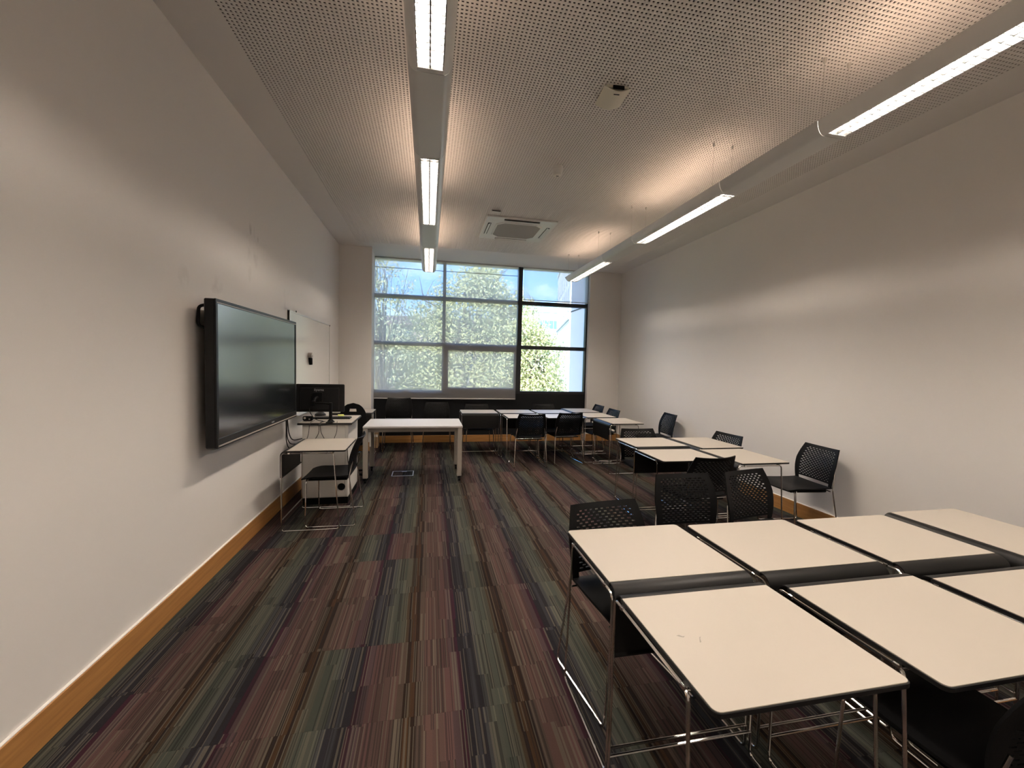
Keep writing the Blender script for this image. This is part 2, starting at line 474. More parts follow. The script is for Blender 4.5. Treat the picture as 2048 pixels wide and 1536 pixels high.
# ------------------------------------------------------------------ walls
T = 0.15
struct('wall_left', MB().box(XL - T, XL, YF, YW + .2, 0, H), M_wall_l)
struct('wall_right', MB().box(XR, XR + T, YF, YW + .2, 0, H), M_wall)
struct('wall_front', MB().box(XL - T, XR + T, YF - T, YF, 0, H), M_wall)
struct('wall_back', MB().prism([(XL, YPL), (XPL, YPL), (XPL - .052, YW + .2), (XL, YW + .2)], 0, H), M_wall)
struct('wall_back_right', MB().box(XPR, XR, YPR, YW + .2, 0, H, 0.004), M_wall)
struct('wall_spandrel', MB().box(XPL - .05, XPR + .02, YW - .03, YW + .12, 0.0, 0.955), M_spandrel)
struct('baseboard_left', MB().box(XL, XL + .018, YF, YPL, 0, .148, .003), M_wood)
struct('baseboard_right', MB().box(XR - .018, XR, YF, YPR, 0, .148, .003), M_wood)
struct('baseboard_back', MB().box(XPL, XPR, YW - .05, YW - .03, 0, .135, .003), M_wood)
struct('baseboard_pier_left', MB().box(XL + .018, XPL, YPL - .018, YPL, 0, .148, .003), M_wood)
struct('baseboard_pier_right', MB().box(XPR, XR - .018, YPR - .018, YPR, 0, .148, .003), M_wood)

M_lit_edge = mat('cream_lit_edge', (0.80, 0.77, 0.72), 0.6)  # cream strip paints in the bright lit line along the baseboard tops
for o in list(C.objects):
    if o.name == 'baseboard_left': obj('lit_edge_strip', MB().box(XL, XL + .014, YF, YPL, .148, .1515), M_lit_edge, o)
    if o.name == 'baseboard_right': obj('lit_edge_strip', MB().box(XR - .014, XR, YF, YPR, .148, .1515), M_lit_edge, o)

# ------------------------------------------------------------------ ceiling with perforated acoustic field
PX0, PP, HOLE = -1.16, 0.025, 0.0125
NX = 188; NY = 236
PY0 = 7.115 - NY * PP; PX1 = PX0 + NX * PP; PY1 = PY0 + NY * PP
CT = 0.004
cb = MB()
cb.box(XL - T, PX0, YF - T, YW + .2, H, H + CT); cb.box(PX1, XR + T, YF - T, YW + .2, H, H + CT)
cb.box(PX0, PX1, YF - T, PY0, H, H + CT); cb.box(PX0, PX1, PY1, YW + .2, H, H + CT)
ceil = struct('ceiling', cb, M_ceil)
def perforated():
    xs = PX0 + np.arange(NX + 1) * PP; ys = PY0 + np.arange(NY + 1) * PP
    gx, gy = np.meshgrid(xs, ys)
    outer = np.stack([gx, gy, np.full_like(gx, H)], -1).reshape(-1, 3)
    cx, cy = np.meshgrid(PX0 + (np.arange(NX) + .5) * PP, PY0 + (np.arange(NY) + .5) * PP)
    cx = cx.ravel(); cy = cy.ravel(); n = len(cx); hh = HOLE / 2
    sx = np.array([-hh, hh, hh, -hh]); sy = np.array([-hh, -hh, hh, hh])
    inn = np.stack([cx[:, None] + sx, cy[:, None] + sy, np.full((n, 4), H)], -1)
    top = inn.copy(); top[..., 2] = H + CT
    V = np.concatenate([outer, inn.reshape(-1, 3), top.reshape(-1, 3)])
    ii, jj = np.meshgrid(np.arange(NX), np.arange(NY)); ii = ii.ravel(); jj = jj.ravel()
    a = jj * (NX + 1) + ii; corner = np.stack([a, a + 1, a + NX + 2, a + NX + 1], 1)
    ib = len(outer) + np.arange(n)[:, None] * 4 + np.arange(4); tb = ib + 4 * n
    F = []
    for k in range(4):
        l = (k + 1) % 4
        F.append(np.stack([corner[:, l], corner[:, k], ib[:, k], ib[:, l]], 1))
        F.append(np.stack([ib[:, l], ib[:, k], tb[:, k], tb[:, l]], 1))
    F = np.concatenate(F)
    me = bpy.data.meshes.new('perforated_panel')
    me.vertices.add(len(V)); me.vertices.foreach_set('co', V.ravel().astype(np.float32))
    me.loops.add(F.size); me.loops.foreach_set('vertex_index', F.ravel().astype(np.int32))
    me.polygons.add(len(F)); me.polygons.foreach_set('loop_start', (np.arange(len(F)) * 4).astype(np.int32))
    try: me.polygons.foreach_set('loop_total', np.full(len(F), 4, dtype=np.int32))
    except Exception: pass
    me.materials.append(M_ceil); me.update(calc_edges=True)
    return link(bpy.data.objects.new('perforated_panel', me), ceil)
perforated()
obj('acoustic_backing', MB().box(XL - T, XR + T, YF - T, YW + .2, H + .0045, H + .25), M_void, ceil)
obj('upper_sun_blocker', MB().box(XL - T, XR + T, YF - T, YW + .2, H + .25, H + 3.4), M_void, ceil)  # unseen mass above, added and sized to keep sun off the outside fin

# ------------------------------------------------------------------ window
FW = 0.055   # bar width
GZ0, T2, T1, GZ1 = 1.0, 1.885, 2.765, H
WX0, WM1, WM2, WX1 = -1.01, 0.282, 1.765, 3.19
wf = MB()
fy0, fy1 = YW - .03, YW + .07
wf.box(WX0 - .06, WX0, fy0, fy1, .955, H + .05); wf.box(WX1 - .03, WX1 + .02, fy0, fy1, .955, H)
wf.box(WX0, WX1, fy0, fy1, .955, GZ0 + .005); wf.box(WX0, WX1, fy0, fy1, H - .005, H + .05)
win = struct('window_1', wf, M_frame)
obj('mullion', MB().box(WM1 - .028, WM1 + .028, fy0 - .02, fy1, .96, H), M_frame, win)
obj('mullion', MB().box(WM2 - .042, WM2 + .042, fy0 - .02, fy1, .96, H), M_frame, win)
for (xa, xb) in ((WX0, WM1 - .028), (WM1 + .028, WM2 - .042), (WM2 + .042, WX1 - .03)):
    for zt in (T2, T1):
        obj('transom', MB().box(xa, xb, fy0, fy1, zt - .036, zt + .036), M_frame, win)
    for (za, zb) in ((GZ0, T2 - .036), (T2 + .036, T1 - .036), (T1 + .036, H)):
        obj('pane', MB().box(xa, xb, YW + .03, YW + .036, za, zb), M_glass, win)
sx0, sx1, sz0, sz1 = WM1 + .028, WM2 - .042, GZ0, T2 - .036
sb = MB()
sb.box(sx0, sx1, fy0 - .03, fy0, sz0, sz0 + .07); sb.box(sx0, sx1, fy0 - .03, fy0, sz1 - .07, sz1)
sb.box(sx0, sx0 + .065, fy0 - .03, fy0, sz0 + .07, sz1 - .07); sb.box(sx1 - .065, sx1, fy0 - .03, fy0, sz0 + .07, sz1 - .07)
sash = obj('opening_sash', sb, M_frame, win)
obj('window_handle', MB().box((sx0 + sx1) / 2 - .06, (sx0 + sx1) / 2 + .06, fy0 - .048, fy0 - .03, sz0 + .05, sz0 + .075, .006), M_alu, sash)
obj('pull_handle', MB().box(-.48, -.36, fy0 - .03, fy0, GZ0 - .02, GZ0 + .02, .006), M_alu, win)

# roller blinds
YB = 8.018
bl = thing('roller_blind', 'large grey screen roller blind drawn down over the left two window columns', 'blind', (0.33, YB, .845))
def local(mb, dx, dy, dz):
    mb.v = [(a - dx, b - dy, c - dz) for a, b, c in mb.v]; return mb
bx0, bx1 = XPL - .042, 1.70
fb = MB(); fb.add([(bx0, YB, .855), (bx1, YB, .855), (bx1, YB, H - .004), (bx0, YB, H - .004)], [(0, 1, 2, 3)])
obj('screen_fabric', local(fb, .33, YB, .845), M_blind, bl)
obj('bottom_bar', local(MB().box(bx0, bx1, YB - .008, YB + .008, .843, .862, .003), .33, YB, .845), M_acwhite, bl)
obj('roller_tube', local(MB().cyl((bx0, YB + .013, H - .013), (bx1, YB + .013, H - .013), .012), .33, YB, .845), M_acwhite, bl, True)
obj('seam_batten', local(MB().box(bx0, bx1, YB + .001, YB + .007, 3.263, 3.272), .33, YB, .845), M_frame, bl)
YB2 = 8.03
bl2 = thing('roller_blind', 'short grey roller blind half drawn over the top right window pane', 'blind', (2.45, YB2, 2.80))
f2 = MB(); c0, c1 = 1.812, 3.16
f2.add([(c0, YB2, 2.82), (c1, YB2, 2.82), (c1, YB2, H - .004), (c0, YB2, H - .004)], [(0, 1, 2, 3)])
obj('screen_fabric', local(f2, 2.45, YB2, 2.80), M_blind, bl2)
obj('bottom_bar', local(MB().box(c0, c1, YB2 - .006, YB2 + .006, 2.808, 2.824, .003), 2.45, YB2, 2.80), M_alu, bl2)
obj('roller_tube', local(MB().cyl((c0, YB2 + .013, H - .013), (c1, YB2 + .013, H - .013), .012), 2.45, YB2, 2.80), M_acwhite, bl2, True)

# ------------------------------------------------------------------ suspended lights
ZB = 3.0
MODS_LIT = [(-1.68, -0.22), (0.74, 2.2), (3.08, 4.58), (5.45, 6.93)]
MODS_BLANK = [(-0.22, 0.74), (2.2, 3.08), (4.58, 5.45)]
def side_profile(s):
    # thin curved side of the trough, from the louvre edge up to the rim
    pts = []
    for k in range(7):
        t = k / 6
        pts.append((s * (.068 + .046 * sin(t * PI / 2)), .088 * (1 - cos(t * PI / 2)) * 0.9 + .006 * t))
    inner = [(x - s * .005, z + .002) for x, z in reversed(pts)]
    return pts + inner
def light_run(x, label):
    t = thing('suspended_light', label, 'ceiling light', (x, 2.6, ZB))
    def Y(y): return y - 2.6
    lh = bb = None
    for (a, b) in MODS_LIT:
        mb = MB()
        for s in (-1, 1): mb.extrude(side_profile(s) if s > 0 else side_profile(s)[::-1], 'y', Y(a), Y(b))
        for yy in (a, b - .004): mb.box(-.066, .066, Y(yy), Y(yy) + .004, .001, .07)
        h = obj('housing', mb, M_louvre, t, True)
        lv = MB()
        lv.box(-.003, .003, Y(a) + .03, Y(b) - .03, .002, .019)
        for s in (-1, 1): lv.box(s * .0635 - .002, s * .0635 + .002, Y(a) + .03, Y(b) - .03, .001, .020)
        n = 34
        for i in range(n + 1):
            yy = Y(a) + .03 + (b - a - .06) * i / n
            lv.add([(-.0635, yy, .019), (.0635, yy, .019), (.0635, yy - .0015, .002), (-.0635, yy - .0015, .002), (-.0635, yy + .003, .019), (.0635, yy + .003, .019), (.0635, yy + .0015, .002), (-.0635, yy + .0015, .002)],
                   [(0, 1, 2, 3), (7, 6, 5, 4), (0, 4, 5, 1), (3, 2, 6, 7)])
        obj('louvre', lv, M_blade, h)
        obj('upper_diffuser', MB().box(-.110, .110, Y(a) + .004, Y(b) - .004, .0800, .0805), M_diffuser, h)
        for s in (-1, 1):
            obj('lamp_tube', MB().cyl((s * .034, Y(a) + .06, .036), (s * .034, Y(b) - .06, .036), .013, seg=8), M_tube, h, True)
        obj('louvre_end', MB().box(-.066, .066, Y(a) + .004, Y(a) + .03, .0, .004), M_body, h)
        obj('louvre_end', MB().box(-.066, .066, Y(b) - .03, Y(b) - .004, .0, .004), M_body, h)
    for (a, b) in MODS_BLANK:
        pr = [p for p in side_profile(1)[:7]]
        prof = pr + [(-x_, z_) for x_, z_ in reversed(pr)]
        obj('blank_cover', MB().extrude(prof, 'y', Y(a) + .003, Y(b) - .003), M_body, t, True)
    # sloped end cap
    pr = side_profile(1)[:7]
    A = [(x_, Y(6.93), z_) for x_, z_ in pr] + [(-x_, Y(6.93), z_) for x_, z_ in reversed(pr)]
    B = [(x_ * .98, Y(6.935) + z_ * .9, z_) for x_, z_ in pr] + [(-x_ * .98, Y(6.935) + z_ * .9, z_) for x_, z_ in reversed(pr)]
    n = len(A)
    obj('end_cap', MB().add(A + B, [tuple(range(n)), tuple(range(2 * n - 1, n - 1, -1))] + [(i, n + i, n + (i + 1) % n, (i + 1) % n) for i in range(n)]), M_body, t)
    for yy in (-.2, .8, 2.2, 3.2, 4.64, 5.63, 6.9):
        for s in (-1, 1):
            cbl = obj('suspension_cable', MB().cyl((s * .09, Y(yy), .085), (s * .09, Y(yy), H - ZB), .0016, seg=6), M_alu, t)
            obj('ceiling_anchor', MB().lathe([(.004, -.03), (.009, -.024), (.011, 0)], (s * .09, Y(yy), H - ZB), 10), M_alu, cbl, True)
    return t
light_run(-0.012, 'left suspended strip light run ending in front of the window blind')
light_run(2.435, 'right suspended strip light run hanging nearer the plain right wall')

# ------------------------------------------------------------------ ceiling devices
ac = thing('air_conditioner', 'square white ceiling cassette air conditioner with grey octagonal intake', 'air conditioner', (1.19, 5.85, H))
ab = MB(); S = .475
ab.box(-S, S, -S, S, -.022, 0, .006)
obj('fascia', ab, M_acwhite, ac)
ob = []
for k in range(8):
    q = .30; c = .085
    ob = [(-q + c, -q), (q - c, -q), (q, -q + c), (q, q - c), (q - c, q), (-q + c, q), (-q, q - c), (-q, -q + c)]
n = len(ob)
ring = MB().add([(x_ * 1.08, y_ * 1.08, -.022) for x_, y_ in ob] + [(x_ * 1.06, y_ * 1.06, -.034) for x_, y_ in ob] + [(x_, y_, -.034) for x_, y_ in ob] + [(x_, y_, -.024) for x_, y_ in ob],
                [(i + k * n, i + (k + 1) * n, (i + 1) % n + (k + 1) * n, (i + 1) % n + k * n) for k in range(3) for i in range(n)])
obj('intake_rim', ring, M_acwhite, ac)
obj('intake_grille', MB().prism(ob, -.031, -.024), M_acgrille, ac)
for k in range(4):
    a = k * PI / 2
    vb = MB().box(-.24, .24, .385, .43, -.0235, -.0215)
    fb2 = MB().add([(-.235, .395, -.024), (.235, .395, -.024), (.235, .425, -.040), (-.235, .425, -.040), (-.235, .397, -.027), (.235, .397, -.027), (.235, .427, -.043), (-.235, .427, -.043)],
                   [(0, 1, 2, 3), (7, 6, 5, 4), (0, 4, 5, 1), (1, 5, 6, 2), (2, 6, 7, 3), (3, 7, 4, 0)])
    o1 = obj('air_outlet', vb, M_darkprint, ac); o1.rotation_euler = (0, 0, a)
    o2 = obj('louvre_flap', fb2, M_acwhite, o1)
sm = thing('smoke_detector', 'round white smoke detector with pale disc underneath', 'smoke detector', (1.194, 3.93, H))
obj('base', MB().lathe([(.052, 0), (.054, -.018), (.050, -.03)], seg=28), M_acwhite, sm, True)
obj('chamber', MB().lathe([(.049, -.03), (.050, -.045), (.040, -.075), (.036, -.080)], seg=28), M_acwhite, sm, True)
obj('sensor_disc', MB().lathe([(.034, -.080), (.030, -.086), (.012, -.0865)], seg=24), M_paper, sm, True)
obj('sensor_grille', MB().box(-.012, .012, -.006, .006, -.089, -.0862), M_darkprint, sm)
ap = thing('wireless_access_point', 'cream curved wireless access point under the middle of the ceiling', 'access point', (1.235, 2.80, H), math.radians(-4))
G = [[(-.093 + .186 * i / 12, -.10 + .20 * j / 6, -.022 - .030 * sin(PI * i / 12)) for j in range(7)] for i in range(13)]
obj('cover', MB().sheet(G, .006), M_cream, ap, True)
obj('back_box', MB().box(-.085, .085, -.085, .095, -.022, 0, .004), M_cream, ap)
obj('port_recess', MB().box(-.03, .05, -.094, -.085, -.030, -.006, .002), M_black, ap)
obj('printed_mark', MB().box(-.018, .022, -.076, -.068, -.0565, -.0545), M_darkprint, ap)
ds = thing('ceiling_sensor', 'small flat pale sensor box on ceiling by the air conditioner corner', 'sensor', (0.80, 5.22, H))
obj('sensor_body', MB().box(-.06, .06, -.03, .03, -.022, 0, .004), M_acwhite, ds)
obj('sensor_lens', MB().box(-.05, .05, -.033, -.03, -.018, -.008), M_darkprint, ds)

# ------------------------------------------------------------------ chairs
def chair_back_grid():
    zb, zt = .462, .82
    npit, nrow = 10, 20
    us = [0, .045]
    ua, ub = .085, .915
    pit = (ub - ua) / npit
    for k in range(npit):
        for f in (0, .19, .31, .69, .81): us.append(ua + pit * (k + f))
    us += [ub, .955, 1.0]
    vs_ = [0, .05, .10]
    va, vb = .145, .935
    ph = (vb - va) / nrow
    for r in range(nrow): vs_ += [va + ph * r, va + ph * (r + .45)]
    vs_ += [vb, .97, 1.0]
    def P(u, v):
        s = 2 * u - 1
        w = .213 + .020 * sin(min(1, v * 1.6) * PI * .5) if v < .55 else .233 - .036 * ((v - .55) / .45) ** 1.4
        x = s * w
        z = zb + (zt - zb) * v + (v ** 3) * (.010 * s * s - .008) * 1.0
        y = -.205 - .075 * v ** 1.7 + .014 * sin(v * PI) - .034 * (1 - s * s) * (0.35 + .65 * v)
        return (x, y, z)
    grid = [[P(u, v) for v in vs_] for u in us]
    nu, nv = len(us), len(vs_)
    def mask(i, j):
        uc = (us[i] + us[i + 1]) / 2; vc = (vs_[j] + vs_[j + 1]) / 2
        if vc < .10: return uc < .085 or uc > .915
        if va < vc < vb and ua < uc < ub:
            r = (vc - va) / ph; row = int(r)
            if r - row > .45: return True
            f = (uc - ua) / pit
            if row % 2 == 0: return not (.19 < f % 1 < .81)
            g = (f + .5) % 1
            if f < .31 or f > npit - .31: return True
            return not (.19 < g < .81)
        return True
    return grid, mask
def build_chair():
    t = bpy.data.objects.new('stacking_chair', None); t.empty_display_size = .1; C.objects.link(t)
    t['category'] = 'chair'
    G = []
    for i in range(13):
        s = -1 + 2 * i / 12; row = []
        for j in range(13):
            v = j / 12
            hw = .213 + .010 * v - (.022 * max(0, (v - .86) / .14) ** 2)
            y = -.212 + .425 * v
            z = .462 - .014 * sin(v * PI * .9) * (1 - .45 * s * s) - .026 * max(0, (v - .72) / .28) ** 2 + .004 * s * s
            row.append((s * hw, y, z))
        G.append(row)
    obj('seat', MB().sheet(G, .011), M_black, t, True)
    g, mk = chair_back_grid()
    obj('backrest', MB().sheet(g, .008, mk), M_black, t)
    obj('under_seat_shell', MB().box(-.19, .19, -.19, .18, .418, .440, .01), M_black, t)
    for s in (-1, 1):
        path = fillet([(s * .10, .165, .436), (s * .224, .165, .436), (s * .245, .168, .007), (s * .252, -.275, .007), (s * .226, -.208, .452), (s * .205, -.235, .60)], .03, 5)
        obj('sled_leg', MB().tube(path, .0058, 8), M_chrome, t, True)
        obj('cross_rod', MB().tube([(-.226, s * .17 - .02, .438), (.226, s * .17 - .02, .438)], .005, 8), M_chrome, t, True)
        for yy in (.12, -.22):
            obj('glide', MB().box(s * .248 - .008, s * .248 + .008, yy - .02, yy + .02, 0, .010, .003), M_blackedge, t)
    return t
CHAIR = build_chair(); CHAIR_USED = [False]
def chair(x, y, deg, label, group, z=0.0):
    if not CHAIR_USED[0]:
        CHAIR_USED[0] = True
        CHAIR.location = (x, y, z); CHAIR.rotation_euler = (0, 0, math.radians(deg)); CHAIR['label'] = label; CHAIR['group'] = group
        return CHAIR
    return dup(CHAIR, (x, y, z), math.radians(deg), label, group)
def chair_top(tx, ty, deg, label, group, z=0.0):
    a = math.radians(deg)
    return chair(tx - sin(a) * .285, ty + cos(a) * .285, deg, label, group, z)
GN, GM, GW = 'chairs around the near table cluster', 'chairs around the middle table cluster', 'chairs around the window table cluster'
chair_top(.934, 2.055, 188, 'black mesh chair tucked behind the near cluster, nearest the open floor', GN)
chair_top(1.727, 2.54, 180, 'large black mesh chair pulled back from near cluster, left of its twin', GN)
chair_top(2.25, 2.577, 192, 'black mesh chair turned slightly right between near and middle clusters', GN)
chair(1.65, .955, 0, 'black mesh chair under the near front desk, mostly outside the bottom right corner', GN)
chair_top(2.355, 3.0, 4, 'black mesh chair seen from behind at the front edge of middle cluster', GM)
chair_top(2.437, 4.487, 177, 'black mesh chair behind the middle cluster, its back rising over the far left desk', GM)
chair_top(3.35, 4.07, 93, 'black mesh chair with back showing over far right desk of middle cluster', GM)
chair(3.50, 3.36, 84, 'large black mesh chair facing left against the right wall, seat fully visible', GM)
chair(3.50, 5.93, 86, 'black mesh chair alone against right wall behind the middle cluster', GM)
chair_top(1.51, 5.885, 0, 'black mesh chair with its back to us, left one before the window cluster', GW)
chair_top(2.165, 6.03, 7, 'black mesh chair with its back to us, right one before the window cluster', GW)
chair_top(.852, 7.34, 182, 'black chair behind the leftmost desk of the window cluster, against dark panel', GW)
chair_top(2.10, 7.40, 183, 'black chair behind third far desk of window cluster, against the dark panel', GW)
chair_top(3.15, 7.225, 91, 'black mesh chair at the far right end of window cluster, deepest in the corner', GW)
chair_top(3.11, 6.505, 91, 'black mesh chair at right end of window cluster, nearer of the two', GW)
chair(-.92, 4.27, 90, 'black mesh chair at the single desk by the left wall, seen side on', 'chair at the single desk')
chair(-.50, 7.33, 180, 'black chair at bottom of the two-chair stack under the window blind', 'stacked chairs under the window')
chair(-.50, 7.315, 180, 'black chair on top of the two-chair stack under the window blind', 'stacked chairs under the window', z=.078)
chair(.16, 7.40, 180, 'black chair in the shade under the blind, behind the long white table', 'stacked chairs under the window')

# ------------------------------------------------------------------ student desks
def build_desk():
    t = bpy.data.objects.new('student_desk', None); t.empty_display_size = .1; C.objects.link(t)
    t['category'] = 'desk'
    def top_outline(x0, x1, y0, y1, r):
        o = []
        for k in range(6):
            a = PI + PI / 2 * k / 5; o.append((x0 + r + r * cos(a), y0 + r + r * sin(a)))
        for k in range(6):
            a = -PI / 2 + PI / 2 * k / 5; o.append((x1 - r + r * cos(a), y0 + r + r * sin(a)))
        return o + [(x1, y1), (x0, y1)]
    obj('core_board', MB().prism(top_outline(-.30, .30, -.272, .224, .022), .714, .7265), M_blackedge, t)
    obj('laminate_top', MB().prism(top_outline(-.2965, .2965, -.2685, .22, .019), .7268, .7295), M_white, t)
    # modesty panel: rolls over the back edge and hangs down, with a folded lip
    prof = [(.222, .7285)]
    R = .048
    for k in range(9):
        a = PI / 2 - PI / 2 * k / 8
        prof.append((.229 + R * cos(a), .7285 - R + R * sin(a)))
    prof += [(.277, .488), (.262, .482)]
    th = .005
    inner = [(.262, .488), (.272, .493)]
    for k in range(9):
        a = PI / 2 * k / 8
        inner.append((.229 + (R - th) * cos(a), .7285 - R + (R - th) * sin(a)))
    inner.append((.222, .7285 - th))
    poly = prof + inner
    n = len(prof); m_ = len(inner)
    mb = MB()
    outer = [(p[0], p[1]) for p in prof]; inn = [(p[0], p[1]) for p in reversed(inner)]
    k_ = min(len(outer), len(inn))
    vs = []
    for xx in (-.296, .296):
        vs += [(xx, *p) for p in poly]
    N = len(poly)
    fs = [(i, (i + 1) % N, N + (i + 1) % N, N + i) for i in range(N)]
    ends = []
    i, j = 0, N - 1
    while i < j - 1:
        if i + 1 < n and (j - 1) >= n:
            ends.append((i, i + 1, j - 1, j)); i += 1; j -= 1
        elif i + 1 < n: ends.append((i, i + 1, j)); i += 1
        else: ends.append((i, j - 1, j)); j -= 1
    fs += [tuple(reversed(e_)) for e_ in ends] + [tuple(N + q for q in e_) for e_ in ends]
    obj('modesty_panel', mb.add(vs, fs), M_blackpanel, t, True)
    for s in (-1, 1):
        X = s * .303
        path = fillet([(X, .262, .006), (X, .262, .706), (X, -.172, .706), (X, -.222, .006)], .028, 5, closed=True)
        obj('side_frame', MB().tube(path, .0056, 8, closed=True), M_chrome, t, True)
        for ya in (-.165, .19): obj('linking_clip', MB().box(s * .304 - .008, s * .304 + .008, ya, ya + .02, .700, .716, .003), M_chrome, t)
    obj('cross_bar', MB().tube([(-.303, .262, .105), (.303, .262, .105)], .0056, 8), M_chrome, t, True)
    obj('under_rail', MB().tube([(-.303, -.165, .706), (.303, -.165, .706)], .0056, 8), M_chrome, t, True)
    return t
DESK = build_desk(); DESK_USED = [False]
def desk(x, y, deg, label, group):
    if not DESK_USED[0]:
        DESK_USED[0] = True
        DESK.location = (x, y, 0); DESK.rotation_euler = (0, 0, math.radians(deg)); DESK['label'] = label; DESK['group'] = group
        return DESK
    return dup(DESK, (x, y, 0), math.radians(deg), label, group)
DN, DM, DW = 'desks of the near cluster', 'desks of the middle cluster', 'desks of the window cluster'
desk(.985, 1.652, 180, 'white desk at far left corner of near cluster, rounded black edge towards us', DN)
desk(1.632, 1.632, 180, 'white desk second in far row of near cluster', DN)
desk(2.288, 1.615, 180, 'white desk third in far row of near cluster, beside the crosswise desk', DN)
desk(2.905, 1.615, 90, 'white desk set crosswise at right end of near cluster by the right wall', DN)
desk(.98, 1.098, 0, 'nearest left white desk in the front row, faint scuffs on its top', DN)
desk(1.645, 1.065, 0, 'white desk in the middle of near cluster front row, between two black gaps', DN)
desk(2.297, 1.035, 0, 'white desk at right end of near front row, cut by the picture edge', DN)
desk(2.405, 4.105, 180, 'far left white desk of the middle cluster', DM)
desk(3.005, 4.055, 90, 'far right white desk of middle cluster, set crosswise by the right wall', DM)
desk(2.333, 3.515, -1, 'near left white desk of the middle cluster', DM)
desk(2.92, 3.40, 90, 'near right white desk of middle cluster, set crosswise with chrome leg showing', DM)
desk(.845, 6.955, 180, 'leftmost white desk of window cluster, hanging black panel facing us', DW)
desk(1.485, 6.965, 180, 'second white desk in far row of the window cluster', DW)
desk(2.12, 6.965, 180, 'third white desk in far row of the window cluster', DW)
desk(2.73, 7.18, 90, 'farthest white desk of window cluster, crosswise in the corner by the window', DW)
desk(1.50, 6.39, 0, 'white desk behind the left mesh chair in window cluster front row', DW)
desk(2.125, 6.385, 0, 'white desk behind the right mesh chair in window cluster front row', DW)
desk(2.72, 6.485, 90, 'middle of the three crosswise desks at right end of window cluster', DW)
desk(2.82, 5.78, 90, 'nearest of the crosswise desks in window cluster, black panel on its left', DW)
desk(-1.155, 7.02, 180, 'white desk in the far left corner behind the teaching lectern', 'desk in the far left corner')
desk(-1.003, 4.262, 90, 'single white desk against the left wall below the big screen', 'single desk by the left wall')

M_scuff = mat('grey_scuff', (0.27, 0.255, 0.22), 0.7)
near_b1 = [o for o in C.objects if o.get('label', '').startswith('nearest left white desk')][0]
for (sx, sy, pts) in ((-.209, .001, [(-.014, .004), (-.004, .006), (.003, -.002), (.011, -.001), (.004, -.007), (-.003, -.004)]), (-.165, -.021, [(-.006, -.014), (-.001, -.006), (.008, .008), (.014, .010), (.006, .001), (.0, -.013)])):
    obj('scuff_mark', MB().prism([(sx + a_, sy + b_) for a_, b_ in pts], .7294, .7297), M_scuff, near_b1)
# ------------------------------------------------------------------ teacher's table
tt = thing('teacher_table', 'long white table on silver legs with castors in front of the window', 'table', (-.17, 5.735, 0))
obj('table_top', MB().box(-.62, .62, -.36, .355, .702, .728, .004), M_tablewhite, tt)
ap_ = MB()
for yy in (-.30, .27): ap_.box(-.56, .56, yy, yy + .025, .645, .702)
obj('apron', ap_, M_leg, tt)
for xx in (-.59, .585):
    for yy in (-.325, .295):
        lg = obj('leg', MB().box(xx - .03, xx + .03, yy - .028, yy + .028, .065, .702, .006), M_leg, tt)
        cs = MB().cyl((xx - .012, yy, .026), (xx + .012, yy, .026), .026, seg=16).box(xx - .016, xx + .016, yy - .012, yy + .012, .03, .066, .003)
        obj('castor', cs, M_black, lg)
obj('side_rail', MB().box(-.60, -.575, -.29, .27, .655, .70).box(.575, .60, -.29, .27, .655, .70), M_leg, tt)
obj('tilt_handle', MB().box(-.555, -.535, -.25, -.23, .45, .635, .004), M_paper, tt)

# ------------------------------------------------------------------ lectern and what stands on it
PXC, PYC = -1.06, 4.945
pd = thing('lectern', 'white boxy teaching lectern with black edged top and black plinth', 'lectern', (PXC, PYC, 0))
obj('plinth', MB().box(-.225, .225, -.27, .30, 0, .075), M_black, pd)
obj('cabinet', MB().box(-.228, .228, -.285, .315, .075, .86, .004), M_offwhite, pd)
obj('front_panel', MB().box(-.215, .195, -.291, -.285, .085, .85, .002), M_offwhite, pd)
obj('corner_trim', MB().box(.198, .226, -.290, -.285, .085, .85, .002), M_acwhite, pd)
obj('top_core', MB().box(-.27, .27, -.315, .325, .86, .880, .004), M_blackedge, pd)
obj('top_laminate', MB().box(-.265, .265, -.310, .32, .8802, .8825), M_white, pd)
obj('cable_grommet', MB().cyl((.163, -.296, .19), (.163, -.291, .19), .038, seg=28), M_black, pd)
mo = thing('monitor', 'black desktop monitor on a jointed arm, seen from behind on the lectern', 'monitor', (-1.015, 4.66, .8825))
def ML(mb): return local(mb, -1.015, 4.66, .8825)
scr = obj('monitor_shell', ML(MB().box(-1.407, -.908, 4.85, 4.878, .972, 1.278, .008)), M_bezel, mo)
obj('back_cover', ML(MB().box(-1.36, -.955, 4.828, 4.85, .995, 1.245, .012)), M_bezel, mo)
obj('screen', ML(MB().box(-1.395, -.92, 4.878, 4.8795, .985, 1.266)), M_screen, mo)
obj('mount_plate', ML(MB().box(-1.225, -1.125, 4.805, 4.828, 1.09, 1.19, .006)), M_black, mo)
obj('pole', ML(MB().cyl((-1.015, 4.69, .89), (-1.015, 4.69, 1.09), .017)), M_black, mo, True)
obj('clamp_base', ML(MB().cyl((-1.015, 4.69, .8825), (-1.015, 4.69, .91), .04, .022).box(-1.05, -.98, 4.62, 4.72, .8825, .892, .003)), M_black, mo, True)
obj('arm', ML(MB().tube(fillet([(-1.015, 4.69, 1.075), (-1.09, 4.71, 1.08), (-1.19, 4.72, 1.08), (-1.185, 4.76, 1.13), (-1.175, 4.81, 1.14)], .02), .013, 10)), M_black, mo, True)
obj('arm_joint', ML(MB().cyl((-1.19, 4.72, 1.055), (-1.19, 4.72, 1.105), .02)), M_black, mo, True)
obj('monitor_cable', ML(MB().tube(fillet([(-1.26, 4.825, 1.02), (-1.25, 4.79, .98), (-1.19, 4.76, .90), (-1.10, 4.73, .888)], .06), .004, 6)), M_cable, mo, True)
